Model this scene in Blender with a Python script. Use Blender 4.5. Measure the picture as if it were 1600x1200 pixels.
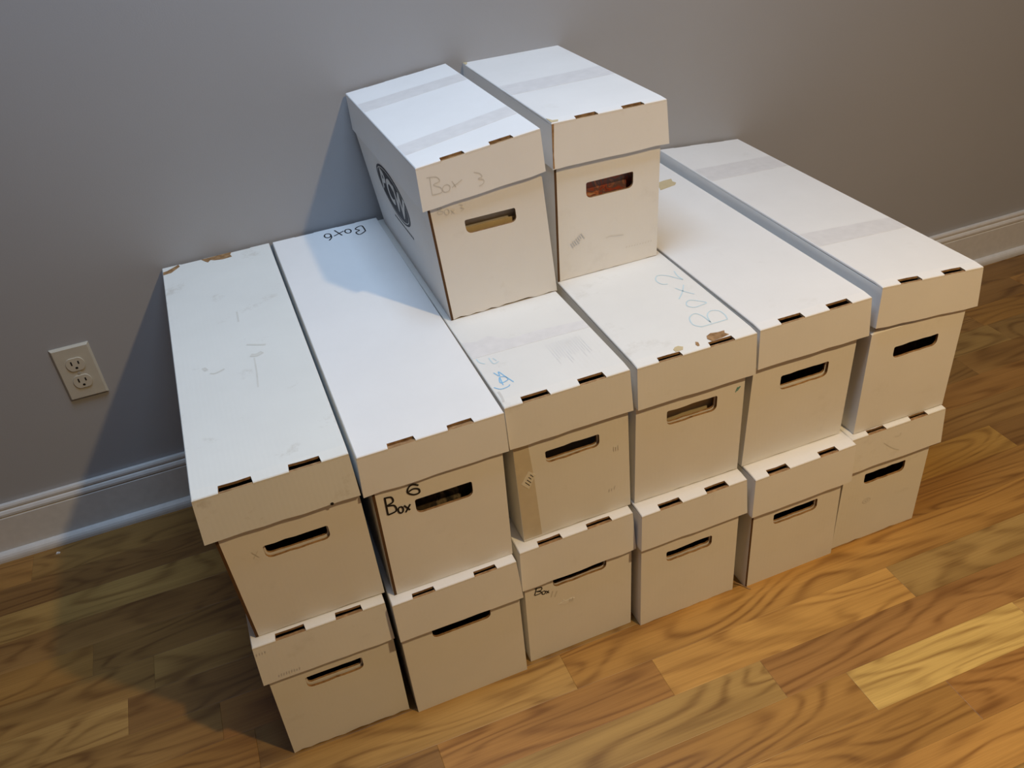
import bpy, bmesh, math, random
from mathutils import Vector, Matrix

random.seed(7)
scene = bpy.context.scene
for o in list(bpy.data.objects):
    bpy.data.objects.remove(o, do_unlink=True)
COL = scene.collection

# ------------------------------------------------------------------ camera
cam_d = bpy.data.cameras.new('camera')
cam = bpy.data.objects.new('camera', cam_d)
COL.objects.link(cam)
cam_d.sensor_width = 36.0
cam_d.lens = 36.0 * 1375.655 / 1600.0
cam_d.clip_start = 0.02
PITCH, YAW, ROLL = -0.60690801, 0.30264823, -0.11153248
_d = Vector((math.sin(YAW) * math.cos(PITCH), math.cos(YAW) * math.cos(PITCH), math.sin(PITCH)))
_r = Vector((math.cos(YAW), -math.sin(YAW), 0))
_u = _r.cross(_d)
_r2 = _r * math.cos(ROLL) + _u * math.sin(ROLL)
_u2 = -_r * math.sin(ROLL) + _u * math.cos(ROLL)
M = Matrix((_r2, _u2, -_d)).transposed().to_4x4()
M.translation = Vector((0.54602, -1.65821, 1.25661))
cam.matrix_world = M
scene.camera = cam

# ------------------------------------------------------------------ world, lights, exposure
world = bpy.data.worlds.new('world')
scene.world = world
world.use_nodes = True
bg = world.node_tree.nodes['Background']
bg.inputs['Color'].default_value = (0.62, 0.76, 1.0, 1)
bg.inputs['Strength'].default_value = 0.5

CEIL = 2.44
SKY_X0, SKY_X1, SKY_Y0, SKY_Y1 = 0.40, 1.25, -1.02, -0.32     # skylight opening in the ceiling
sl = bpy.data.lights.new('skylight_daylight', 'AREA')
sl.shape = 'RECTANGLE'
sl.size, sl.size_y = SKY_X1 - SKY_X0, SKY_Y1 - SKY_Y0
sl.color = (0.54, 0.74, 1.0)
sl.energy = 33
slo = bpy.data.objects.new('skylight_daylight', sl)
COL.objects.link(slo)
slo.location = ((SKY_X0 + SKY_X1) / 2, (SKY_Y0 + SKY_Y1) / 2, CEIL + 0.02)

dl = bpy.data.lights.new('ceiling_downlight', 'AREA')
dl.shape = 'DISK'
dl.size = 0.10
dl.color = (1.0, 0.71, 0.355)
dl.spread = math.radians(150)
dl.energy = 42
dlo = bpy.data.objects.new('ceiling_downlight', dl)
COL.objects.link(dlo)
dlo.location = (1.69, -1.93, CEIL - 0.06)

vs = scene.view_settings
vs.view_transform = 'Standard'
vs.look = 'None'
vs.exposure = -0.40
vs.gamma = 1.0
vs.use_curve_mapping = False


# ------------------------------------------------------------------ materials
def new_mat(name):
    m = bpy.data.materials.new(name)
    m.use_nodes = True
    nt = m.node_tree
    return m, nt, nt.nodes['Principled BSDF']


def node(nt, typ, **kw):
    n = nt.nodes.new(typ)
    for k, v in kw.items():
        setattr(n, k, v)
    return n


def plain(name, col, rough=0.6, spec=0.3):
    m, nt, b = new_mat(name)
    b.inputs['Base Color'].default_value = (*col, 1)
    b.inputs['Roughness'].default_value = rough
    b.inputs['Specular IOR Level'].default_value = spec
    n = node(nt, 'ShaderNodeTexNoise')
    n.inputs['Scale'].default_value = 60
    tc = node(nt, 'ShaderNodeTexCoord')
    nt.links.new(tc.outputs['Object'], n.inputs['Vector'])
    mx = node(nt, 'ShaderNodeMix', data_type='RGBA')
    mx.inputs[6].default_value = (*[c * 0.9 for c in col], 1)
    mx.inputs[7].default_value = (*[min(1, c * 1.08) for c in col], 1)
    nt.links.new(n.outputs['Fac'], mx.inputs[0])
    nt.links.new(mx.outputs[2], b.inputs['Base Color'])
    return m


def board(name, col, smudge=0.1, flute=0.25):
    """white clay-coated corrugated board: faint fluting, mottling and soft smudges"""
    m, nt, b = new_mat(name)
    L = nt.links.new
    tc = node(nt, 'ShaderNodeTexCoord')
    oi = node(nt, 'ShaderNodeObjectInfo')
    off = node(nt, 'ShaderNodeVectorMath', operation='ADD')
    sc = node(nt, 'ShaderNodeMath', operation='MULTIPLY')
    sc.inputs[1].default_value = 37.0
    L(oi.outputs['Random'], sc.inputs[0])
    L(tc.outputs['Object'], off.inputs[0])
    L(sc.outputs[0], off.inputs[1])
    n1 = node(nt, 'ShaderNodeTexNoise')
    n1.inputs['Scale'].default_value = 7
    n1.inputs['Detail'].default_value = 5
    n1.inputs['Roughness'].default_value = 0.62
    L(off.outputs[0], n1.inputs['Vector'])
    n2 = node(nt, 'ShaderNodeTexNoise')
    n2.inputs['Scale'].default_value = 16
    n2.inputs['Detail'].default_value = 6
    n2.inputs['Roughness'].default_value = 0.7
    L(off.outputs[0], n2.inputs['Vector'])
    r1 = node(nt, 'ShaderNodeValToRGB')
    r1.color_ramp.elements[0].position = 0.3
    r1.color_ramp.elements[0].color = (*[c * 0.95 for c in col], 1)
    r1.color_ramp.elements[1].position = 0.7
    r1.color_ramp.elements[1].color = (*col, 1)
    L(n1.outputs['Fac'], r1.inputs['Fac'])
    r2 = node(nt, 'ShaderNodeValToRGB')
    r2.color_ramp.elements[0].position = 0.60
    r2.color_ramp.elements[0].color = (0, 0, 0, 1)
    r2.color_ramp.elements[1].position = 0.80
    r2.color_ramp.elements[1].color = (smudge * 2, smudge * 2, smudge * 2, 1)
    L(n2.outputs['Fac'], r2.inputs['Fac'])
    mx = node(nt, 'ShaderNodeMix', data_type='RGBA')
    L(r2.outputs['Color'], mx.inputs[0])
    L(r1.outputs['Color'], mx.inputs[6])
    mx.inputs[7].default_value = (0.42, 0.38, 0.31, 1)
    L(mx.outputs[2], b.inputs['Base Color'])
    b.inputs['Roughness'].default_value = 0.62
    b.inputs['Specular IOR Level'].default_value = 0.25
    wv = node(nt, 'ShaderNodeTexWave', wave_type='BANDS', bands_direction='X')
    wv.inputs['Scale'].default_value = 45
    wv.inputs['Distortion'].default_value = 1.0
    L(tc.outputs['Object'], wv.inputs['Vector'])
    ad = node(nt, 'ShaderNodeMath', operation='MULTIPLY_ADD')
    ad.inputs[1].default_value = flute
    L(wv.outputs['Fac'], ad.inputs[0])
    L(n1.outputs['Fac'], ad.inputs[2])
    bp = node(nt, 'ShaderNodeBump')
    bp.inputs['Strength'].default_value = 0.06
    bp.inputs['Distance'].default_value = 0.004
    L(ad.outputs[0], bp.inputs['Height'])
    L(bp.outputs['Normal'], b.inputs['Normal'])
    return m


WHITE = (0.80, 0.79, 0.775)
M_BOARD = board('white_cardboard', WHITE, 0.09, 0.08)
M_WORN = board('worn_white_cardboard', (0.78, 0.77, 0.74), 0.16, 0.10)
M_DIRTY = board('stained_white_cardboard', (0.77, 0.78, 0.75), 0.34, 0.12)
M_CLEAN = board('clean_white_cardboard', (0.82, 0.82, 0.82), 0.0, 0.06)


def kraft_mat():
    m, nt, b = new_mat('brown_kraft_cardboard')
    L = nt.links.new
    tc = node(nt, 'ShaderNodeTexCoord')
    n = node(nt, 'ShaderNodeTexNoise')
    n.inputs['Scale'].default_value = 120
    n.inputs['Detail'].default_value = 4
    L(tc.outputs['Object'], n.inputs['Vector'])
    r = node(nt, 'ShaderNodeValToRGB')
    r.color_ramp.elements[0].position = 0.3
    r.color_ramp.elements[0].color = (0.20, 0.11, 0.05, 1)
    r.color_ramp.elements[1].position = 0.7
    r.color_ramp.elements[1].color = (0.42, 0.26, 0.13, 1)
    L(n.outputs['Fac'], r.inputs['Fac'])
    L(r.outputs['Color'], b.inputs['Base Color'])
    b.inputs['Roughness'].default_value = 0.85
    b.inputs['Specular IOR Level'].default_value = 0.1
    return m


M_KRAFT = kraft_mat()
M_RAW = plain('corrugated_raw_edge', (0.105, 0.058, 0.030), 0.9, 0.1)
M_TAN = plain('tan_board', (0.56, 0.46, 0.28), 0.8)
M_INK = plain('black_marker', (0.012, 0.011, 0.012), 0.5)
M_PENCIL = plain('grey_pencil', (0.63, 0.61, 0.58), 0.6)
M_FAINT = plain('faint_pencil', (0.67, 0.65, 0.61), 0.6)
M_BLUE = plain('pale_blue_marker', (0.55, 0.70, 0.76), 0.6)
M_SKYB = plain('blue_marker', (0.25, 0.52, 0.78), 0.6)
M_TEAL = plain('teal_marker', (0.12, 0.34, 0.33), 0.6)
M_TAPE = plain('clear_packing_tape', (0.73, 0.715, 0.71), 0.4, 0.35)
M_TAPEB = plain('yellowed_packing_tape', (0.60, 0.54, 0.43), 0.3, 0.5)
M_STICK = plain('sticker_paper', (0.74, 0.71, 0.62), 0.5)
M_LOGOW = plain('white_print', (0.70, 0.70, 0.68), 0.55)
M_LOGOK = plain('black_print', (0.030, 0.026, 0.030), 0.5)


def cover_mat(name, cols, scale):
    m, nt, b = new_mat(name)
    L = nt.links.new
    tc = node(nt, 'ShaderNodeTexCoord')
    n = node(nt, 'ShaderNodeTexNoise')
    n.inputs['Scale'].default_value = scale
    n.inputs['Detail'].default_value = 3
    n.inputs['Distortion'].default_value = 1.5
    L(tc.outputs['Object'], n.inputs['Vector'])
    r = node(nt, 'ShaderNodeValToRGB')
    e = r.color_ramp.elements
    e[0].position, e[0].color = 0.30, (*cols[0], 1)
    e[1].position, e[1].color = 0.72, (*cols[-1], 1)
    for i, c in enumerate(cols[1:-1]):
        x = e.new(0.30 + 0.42 * (i + 1) / (len(cols) - 1))
        x.color = (*c, 1)
    L(n.outputs['Fac'], r.inputs['Fac'])
    L(r.outputs['Color'], b.inputs['Base Color'])
    b.inputs['Roughness'].default_value = 0.25
    return m


M_RED = cover_mat('red_comic_cover', [(0.10, 0.07, 0.08), (0.45, 0.09, 0.05), (0.16, 0.11, 0.12), (0.62, 0.22, 0.12), (0.75, 0.62, 0.45)], 34)
M_DARK = cover_mat('dark_comic_cover', [(0.02, 0.018, 0.016), (0.10, 0.07, 0.04), (0.03, 0.03, 0.03), (0.26, 0.20, 0.12), (0.05, 0.06, 0.05)], 30)
M_BROWN = cover_mat('brown_comic_cover', [(0.05, 0.03, 0.02), (0.16, 0.09, 0.05), (0.09, 0.06, 0.04), (0.24, 0.17, 0.11)], 22)
M_GREYT = plain('light_grey_backing_board', (0.55, 0.51, 0.44), 0.7)
M_GREYB = plain('grey_backing_board', (0.36, 0.33, 0.30), 0.7)


def wall_mat():
    m, nt, b = new_mat('grey_wall_paint')
    L = nt.links.new
    tc = node(nt, 'ShaderNodeTexCoord')
    n = node(nt, 'ShaderNodeTexNoise')
    n.inputs['Scale'].default_value = 2.2
    n.inputs['Detail'].default_value = 3
    L(tc.outputs['Object'], n.inputs['Vector'])
    r = node(nt, 'ShaderNodeValToRGB')
    r.color_ramp.elements[0].position = 0.3
    r.color_ramp.elements[0].color = (0.355, 0.358, 0.376, 1)
    r.color_ramp.elements[1].position = 0.7
    r.color_ramp.elements[1].color = (0.375, 0.378, 0.396, 1)
    L(n.outputs['Fac'], r.inputs['Fac'])
    L(r.outputs['Color'], b.inputs['Base Color'])
    b.inputs['Roughness'].default_value = 0.55
    b.inputs['Specular IOR Level'].default_value = 0.3
    n2 = node(nt, 'ShaderNodeTexNoise')
    n2.inputs['Scale'].default_value = 350
    L(tc.outputs['Object'], n2.inputs['Vector'])
    bp = node(nt, 'ShaderNodeBump')
    bp.inputs['Strength'].default_value = 0.12
    bp.inputs['Distance'].default_value = 0.001
    L(n2.outputs['Fac'], bp.inputs['Height'])
    L(bp.outputs['Normal'], b.inputs['Normal'])
    return m


M_WALL = wall_mat()
M_TRIM = plain('white_trim_paint', (0.62, 0.61, 0.60), 0.35, 0.4)
M_CEIL = plain('white_ceiling_paint', (0.75, 0.74, 0.72), 0.8)
M_IVORY = plain('ivory_plastic', (0.54, 0.51, 0.43), 0.35, 0.45)
M_IVORY2 = plain('ivory_receptacle', (0.56, 0.52, 0.43), 0.3, 0.45)
M_HOLE = plain('black_slot', (0.01, 0.009, 0.008), 0.7)
M_STEEL = plain('steel_screw', (0.45, 0.43, 0.40), 0.35)


def wood_mat():
    m, nt, b = new_mat('varnished_hardwood')
    L = nt.links.new
    tc = node(nt, 'ShaderNodeTexCoord')
    oi = node(nt, 'ShaderNodeObjectInfo')
    sc = node(nt, 'ShaderNodeMath', operation='MULTIPLY')
    sc.inputs[1].default_value = 91.0
    L(oi.outputs['Random'], sc.inputs[0])
    off = node(nt, 'ShaderNodeVectorMath', operation='ADD')
    L(tc.outputs['Object'], off.inputs[0])
    L(sc.outputs[0], off.inputs[1])

    def stretched(sx, sy, detail, rough=0.5, dist=0.0):
        mp = node(nt, 'ShaderNodeMapping')
        mp.inputs['Scale'].default_value = (sx, sy, 1)
        L(off.outputs[0], mp.inputs['Vector'])
        n = node(nt, 'ShaderNodeTexNoise')
        n.inputs['Scale'].default_value = 1.0
        n.inputs['Detail'].default_value = detail
        n.inputs['Roughness'].default_value = rough
        n.inputs['Distortion'].default_value = dist
        L(mp.outputs['Vector'], n.inputs['Vector'])
        return n
    fig = stretched(2.0, 10, 1.5, 0.45, 0.5)         # cathedral figure: contour lines of a smooth field
    k = node(nt, 'ShaderNodeMath', operation='MULTIPLY')
    k.inputs[1].default_value = 72.0
    L(fig.outputs['Fac'], k.inputs[0])
    sn = node(nt, 'ShaderNodeMath', operation='SINE')
    L(k.outputs[0], sn.inputs[0])
    hs = node(nt, 'ShaderNodeMath', operation='MULTIPLY_ADD')
    hs.inputs[1].default_value = 0.5
    hs.inputs[2].default_value = 0.5
    L(sn.outputs[0], hs.inputs[0])
    pw = node(nt, 'ShaderNodeMath', operation='POWER')
    pw.inputs[1].default_value = 2.6
    L(hs.outputs[0], pw.inputs[0])
    str_ = stretched(2.5, 60, 4, 0.6)
    vein = node(nt, 'ShaderNodeMath', operation='MULTIPLY')
    L(pw.outputs[0], vein.inputs[0])
    rs = node(nt, 'ShaderNodeValToRGB')
    rs.color_ramp.elements[0].position = 0.28
    rs.color_ramp.elements[1].position = 0.65
    L(str_.outputs['Fac'], rs.inputs['Fac'])
    L(rs.outputs['Color'], vein.inputs[1])
    fine = stretched(7, 330, 3, 0.6)
    broad = stretched(1.6, 9, 2, 0.5)
    # broad light/dark zones
    ra = node(nt, 'ShaderNodeValToRGB')
    ra.color_ramp.elements[0].position = 0.34
    ra.color_ramp.elements[0].color = (0.76, 0.72, 0.68, 1)
    ra.color_ramp.elements[1].position = 0.66
    ra.color_ramp.elements[1].color = (1.10, 1.10, 1.10, 1)
    L(broad.outputs['Fac'], ra.inputs['Fac'])
    m1 = node(nt, 'ShaderNodeMix', data_type='RGBA', blend_type='MULTIPLY')
    m1.inputs[0].default_value = 1
    L(oi.outputs['Color'], m1.inputs[6])
    L(ra.outputs['Color'], m1.inputs[7])
    # dark veins
    m2 = node(nt, 'ShaderNodeMix', data_type='RGBA', blend_type='MULTIPLY')
    vs_ = node(nt, 'ShaderNodeMath', operation='MULTIPLY')
    vs_.inputs[1].default_value = 0.85
    L(vein.outputs[0], vs_.inputs[0])
    L(vs_.outputs[0], m2.inputs[0])
    L(m1.outputs[2], m2.inputs[6])
    m2.inputs[7].default_value = (0.46, 0.37, 0.30, 1)
    # fine pores
    rf = node(nt, 'ShaderNodeValToRGB')
    rf.color_ramp.elements[0].position = 0.3
    rf.color_ramp.elements[0].color = (0.84, 0.82, 0.80, 1)
    rf.color_ramp.elements[1].position = 0.6
    rf.color_ramp.elements[1].color = (1, 1, 1, 1)
    L(fine.outputs['Fac'], rf.inputs['Fac'])
    m3 = node(nt, 'ShaderNodeMix', data_type='RGBA', blend_type='MULTIPLY')
    m3.inputs[0].default_value = 1
    L(m2.outputs[2], m3.inputs[6])
    L(rf.outputs['Color'], m3.inputs[7])
    L(m3.outputs[2], b.inputs['Base Color'])
    b.inputs['Roughness'].default_value = 0.36
    b.inputs['Specular IOR Level'].default_value = 0.45
    bp = node(nt, 'ShaderNodeBump')
    bp.inputs['Strength'].default_value = 0.06
    bp.inputs['Distance'].default_value = 0.001
    L(fine.outputs['Fac'], bp.inputs['Height'])
    L(bp.outputs['Normal'], b.inputs['Normal'])
    return m


M_WOOD = wood_mat()


# ------------------------------------------------------------------ helpers
def link(name, me, parent=None):
    o = bpy.data.objects.new(name, me)
    COL.objects.link(o)
    if parent is not None:
        o.parent = parent
    return o


def mesh_obj(name, verts, faces, mats, parent=None, fm=None, smooth=False):
    me = bpy.data.meshes.new(name)
    me.from_pydata([tuple(v) for v in verts], [], faces)
    for m in (mats if isinstance(mats, (list, tuple)) else [mats]):
        me.materials.append(m)
    if fm:
        for p, i in zip(me.polygons, fm):
            p.material_index = i
    if smooth:
        for p in me.polygons:
            p.use_smooth = True
    me.update()
    return link(name, me, parent)


def box_data(x0, x1, y0, y1, z0, z1):
    v = [(x0, y0, z0), (x1, y0, z0), (x1, y1, z0), (x0, y1, z0), (x0, y0, z1), (x1, y0, z1), (x1, y1, z1), (x0, y1, z1)]
    f = [(0, 3, 2, 1), (4, 5, 6, 7), (0, 1, 5, 4), (1, 2, 6, 5), (2, 3, 7, 6), (3, 0, 4, 7)]
    return v, f


def structure(name, boxes, mat):
    V, F = [], []
    for b in boxes:
        v, f = box_data(*b)
        k = len(V)
        V += v
        F += [tuple(i + k for i in q) for q in f]
    o = mesh_obj(name, V, F, mat)
    o['kind'] = 'structure'
    return o


def empty(name, loc, rz=0.0):
    o = bpy.data.objects.new(name, None)
    COL.objects.link(o)
    o.location = loc
    o.rotation_euler = (0, 0, rz)
    o.empty_display_size = 0.05
    return o


def tag(o, label, cat, group=None):
    o['label'] = label
    o['category'] = cat
    if group:
        o['group'] = group


def fill2d(loops):
    """triangulate an outline with holes; loops = lists of 2-D points. Returns tris over the concatenated points."""
    bm = bmesh.new()
    ed = []
    vid = {}
    n = 0
    for lp in loops:
        vs_ = []
        for p in lp:
            v = bm.verts.new((p[0], p[1], 0))
            vid[v] = n
            n += 1
            vs_.append(v)
        for i in range(len(vs_)):
            ed.append(bm.edges.new((vs_[i], vs_[(i + 1) % len(vs_)])))
    bmesh.ops.triangle_fill(bm, edges=ed, use_beauty=True, use_dissolve=False)
    tris = []
    for f in bm.faces:
        t = [vid[v] for v in f.verts]
        a, b, c = [v.co for v in f.verts]
        if (b - a).cross(c - a).z < 0:
            t.reverse()
        tris.append(tuple(t))
    bm.free()
    return tris


def area2(lp):
    return sum(lp[i][0] * lp[(i + 1) % len(lp)][1] - lp[(i + 1) % len(lp)][0] * lp[i][1] for i in range(len(lp)))


class Builder:
    """collects slabs (panels of board with real thickness, holes and notches) into one mesh"""
    def __init__(self):
        self.V, self.F, self.M = [], [], []

    def slab(self, loops, fn, th, mo=0, mi=1, me=1, edge_mat=None):
        """loops: outline (+holes) in 2-D; fn(p, depth)->3-D; mo/mi/me material of outer, inner, edge faces"""
        loops = [list(l) for l in loops]
        for i, l in enumerate(loops):
            a = area2(l)
            if (i == 0 and a < 0) or (i > 0 and a > 0):
                l.reverse()
        pts = [p for l in loops for p in l]
        tris = fill2d(loops)
        k = len(self.V)
        n = len(pts)
        self.V += [fn(p, 0.0) for p in pts] + [fn(p, th) for p in pts]
        # orientation: outer normal must point away from depth direction
        a, b, c = [Vector(self.V[k + i]) for i in tris[0]]
        nrm = (b - a).cross(c - a)
        dep = Vector(self.V[k + n + tris[0][0]]) - a
        flip = nrm.dot(dep) > 0
        for t in tris:
            o = tuple(k + i for i in t)
            q = tuple(k + n + i for i in reversed(t))
            if flip:
                o, q = o[::-1], q[::-1]
            self.F += [o, q]
            self.M += [mo, mi]
        s = 0
        for li, l in enumerate(loops):
            for i in range(len(l)):
                j = (i + 1) % len(l)
                f = (k + s + j, k + s + i, k + n + s + i, k + n + s + j)
                if flip:
                    f = f[::-1]
                self.F.append(f)
                self.M.append(edge_mat(l[i], l[j], li) if edge_mat else me)
            s += len(l)

    def build(self, name, mats, parent):
        return mesh_obj(name, self.V, self.F, mats, parent, self.M)


def smooth_line(p, n=5):
    if len(p) < 3:
        return [Vector(q) for q in p]
    p = [Vector(q) for q in p]
    out = []
    for i in range(len(p) - 1):
        a = p[max(i - 1, 0)]
        b, c = p[i], p[i + 1]
        d = p[min(i + 2, len(p) - 1)]
        for k in range(n):
            t = k / n
            out.append(0.5 * ((2 * b) + (c - a) * t + (2 * a - 5 * b + 4 * c - d) * t * t + (3 * b - a - 3 * c + d) * t ** 3))
    out.append(p[-1])
    return out


def ribbons(name, strokes, fn, width, mat, parent, lift=0.0004, smooth=True):
    """pen strokes: flat ribbons lying on a surface. fn(p, depth)->3-D with metric 2-D p"""
    V, F = [], []
    for st in strokes:
        pts = smooth_line(st) if smooth else [Vector(q) for q in st]
        k = len(V)
        for i, p in enumerate(pts):
            a = pts[max(i - 1, 0)]
            b = pts[min(i + 1, len(pts) - 1)]
            t = (b - a)
            if t.length < 1e-9:
                t = Vector((1, 0))
            t.normalize()
            nn = Vector((-t.y, t.x)) * width * 0.5
            V += [fn(p + nn, -lift), fn(p - nn, -lift)]
        for i in range(len(pts) - 1):
            F.append((k + 2 * i, k + 2 * i + 1, k + 2 * i + 3, k + 2 * i + 2))
    return mesh_obj(name, V, F, mat, parent)


def patch(name, loop, fn, mat, parent, lift=0.0006, label=None):
    b = Builder()
    b.slab([loop], lambda p, d: fn(p, d - lift), lift * 0.8, 0, 0, 0)
    o = b.build(name, [mat], parent)
    if label:
        o['label'] = label
    return o


def rrect(x0, x1, y0, y1, r, rt=None, seg=4, jag=0.0, rnd=None):
    """rounded rectangle; lower corners radius r, upper corners rt; slightly torn edge if jag"""
    rt = r if rt is None else rt
    pts = []
    for cx, cy, a0, rr in ((x1 - r, y0 + r, -90, r), (x1 - rt, y1 - rt, 0, rt), (x0 + rt, y1 - rt, 90, rt), (x0 + r, y0 + r, 180, r)):
        for i in range(seg + 1):
            a = math.radians(a0 + 90 * i / seg)
            pts.append((cx + rr * math.cos(a), cy + rr * math.sin(a)))
    if jag and rnd:
        out = []
        for i, p in enumerate(pts):
            q = pts[(i + 1) % len(pts)]
            out.append(p)
            ln = math.hypot(q[0] - p[0], q[1] - p[1])
            if ln > 0.02:
                for k in range(1, 6):
                    t = k / 6
                    out.append((p[0] + (q[0] - p[0]) * t, p[1] + (q[1] - p[1]) * t + rnd.uniform(-jag, jag)))
        pts = out
    return pts


# ------------------------------------------------------------------ room shell
RX0, RX1, RY0 = -1.7, 3.5, -4.2
structure('wall_back', [(RX0, RX1, 0.0, 0.12, -0.02, CEIL)], M_WALL)
structure('wall_left', [(RX0 - 0.12, RX0, RY0, 0.12, -0.02, CEIL)], M_WALL)
structure('wall_right', [(RX1, RX1 + 0.12, RY0, 0.12, -0.02, CEIL)], M_WALL)
structure('wall_front', [(RX0, RX1, RY0 - 0.12, RY0, -0.02, CEIL)], M_WALL)
structure('ceiling', [(RX0, SKY_X0, RY0, 0.12, CEIL, CEIL + 0.1), (SKY_X1, RX1, RY0, 0.12, CEIL, CEIL + 0.1),
                      (SKY_X0, SKY_X1, RY0, SKY_Y0, CEIL, CEIL + 0.1), (SKY_X0, SKY_X1, SKY_Y1, 0.12, CEIL, CEIL + 0.1)], M_CEIL)
structure('window_1', [(SKY_X0 - 0.03, SKY_X0, SKY_Y0 - 0.03, SKY_Y1 + 0.03, CEIL + 0.1, CEIL + 0.3),
                       (SKY_X1, SKY_X1 + 0.03, SKY_Y0 - 0.03, SKY_Y1 + 0.03, CEIL + 0.1, CEIL + 0.3),
                       (SKY_X0, SKY_X1, SKY_Y0 - 0.03, SKY_Y0, CEIL + 0.1, CEIL + 0.3),
                       (SKY_X0, SKY_X1, SKY_Y1, SKY_Y1 + 0.03, CEIL + 0.1, CEIL + 0.3)], M_TRIM)
floor = structure('floor', [(RX0, RX1, RY0, 0.0, -0.06, -0.0125)], M_KRAFT)


def profile_run(name, prof, mat):
    """extrude a (depth from wall, height) profile along the back wall"""
    V, F = [], []
    n = len(prof)
    for x in (RX0 + 0.001, RX1 - 0.001):
        V += [(x, -d, z) for d, z in prof]
    for i in range(n):
        j = (i + 1) % n
        F.append((i, n + i, n + j, j))
    F += [tuple(range(n)), tuple(reversed(range(n, 2 * n)))]
    o = mesh_obj(name, V, F, mat)
    o['kind'] = 'structure'
    return o


profile_run('baseboard_back', [(0.0005, 0.0), (0.015, 0.0), (0.015, 0.0985), (0.0125, 0.1000), (0.0125, 0.1020), (0.0150, 0.1035),
                               (0.0150, 0.1085), (0.0125, 0.1135), (0.0085, 0.1155), (0.0085, 0.1170), (0.0105, 0.1180), (0.0105, 0.1225), (0.0085, 0.1265), (0.0005, 0.1265)], M_TRIM)
profile_run('trim_1', [(0.0155, 0.0), (0.0290, 0.0), (0.0290, 0.0060), (0.0280, 0.0110), (0.0255, 0.0155), (0.0215, 0.0185), (0.0155, 0.0200)], M_TRIM)

# ---- floor planks, one by one
PW = 0.0775
tones = {'gold': (0.55, 0.320, 0.098), 'orange': (0.45, 0.245, 0.075), 'brown': (0.33, 0.175, 0.060), 'tan': (0.49, 0.300, 0.110),
         'olive': (0.42, 0.262, 0.100), 'pale': (0.60, 0.400, 0.150), 'umber': (0.36, 0.200, 0.070), 'red': (0.42, 0.215, 0.070)}
known = {9: [(-0.60, 'orange'), (0.22, 'tan'), (0.866, 'orange'), (1.93, 'brown'), (2.7, 'orange')],
         10: [(-0.25, 'umber'), (0.62, 'red'), (1.004, 'gold'), (1.485, 'olive'), (2.35, 'umber')],
         11: [(-0.45, 'tan'), (0.40, 'olive'), (1.165, 'brown'), (2.05, 'orange')],
         12: [(-0.20, 'olive'), (0.60, 'orange'), (1.277, 'pale'), (1.62, 'tan'), (2.4, 'umber')],
         13: [(-0.50, 'orange'), (0.55, 'orange'), (1.407, 'red'), (2.1, 'gold')],
         14: [(-0.3, 'tan'), (0.75, 'orange'), (1.50, 'orange'), (2.3, 'olive')],
         8: [(-0.7, 'orange'), (0.35, 'olive'), (1.30, 'orange'), (2.20, 'red')],
         7: [(-0.35, 'umber'), (0.30, 'red'), (1.10, 'gold'), (1.95, 'umber'), (2.8, 'brown')],
         6: [(-0.60, 'tan'), (0.15, 'umber'), (0.9, 'olive'), (1.70, 'umber'), (2.6, 'orange')]}
rp = random.Random(21)
plank_cache = {}
y_top = -0.0335 + PW
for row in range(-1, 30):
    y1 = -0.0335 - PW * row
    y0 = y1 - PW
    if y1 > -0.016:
        y1 = -0.016
    cuts = known.get(row)
    segs = []
    if cuts:
        xs = [c[0] for c in cuts]
        segs.append((RX0, xs[0], 'orange'))
        for i, c in enumerate(cuts):
            segs.append((c[0], xs[i + 1] if i + 1 < len(xs) else RX1, c[1]))
    else:
        x = RX0 - rp.uniform(0, 0.7)
        while x < RX1:
            nx = x + rp.uniform(0.55, 1.15)
            segs.append((max(x, RX0), min(nx, RX1), rp.choice(['umber', 'orange', 'olive', 'umber', 'tan', 'red', 'brown'])))
            x = nx
    for x0, x1, tone in segs:
        if x1 - x0 < 0.03:
            continue
        hx, hy = (x1 - x0) / 2 - 0.0001, (y1 - y0) / 2 - 0.0001
        key = (round(hx, 4), round(hy, 4))
        me = plank_cache.get(key)
        if me is None:
            c = 0.0005
            V = [(-hx, -hy, -0.012), (hx, -hy, -0.012), (hx, hy, -0.012), (-hx, hy, -0.012),
                 (-hx, -hy, -0.0002), (hx, -hy, -0.0002), (hx, hy, -0.0002), (-hx, hy, -0.0002),
                 (-hx + c, -hy + c, 0), (hx - c, -hy + c, 0), (hx - c, hy - c, 0), (-hx + c, hy - c, 0)]
            F = [(0, 3, 2, 1), (8, 9, 10, 11)]
            for a in range(4):
                b = (a + 1) % 4
                F += [(a, b, 4 + b, 4 + a), (4 + a, 4 + b, 8 + b, 8 + a)]
            me = bpy.data.meshes.new('plank')
            me.from_pydata(V, [], F)
            me.materials.append(M_WOOD)
            plank_cache[key] = me
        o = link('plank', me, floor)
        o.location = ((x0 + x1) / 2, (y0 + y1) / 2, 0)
        t = tones[tone]
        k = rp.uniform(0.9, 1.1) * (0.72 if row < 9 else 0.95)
        o.color = (t[0] * k * 1.03, t[1] * k * rp.uniform(0.97, 1.03), t[2] * k * 0.82, 1)

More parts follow.
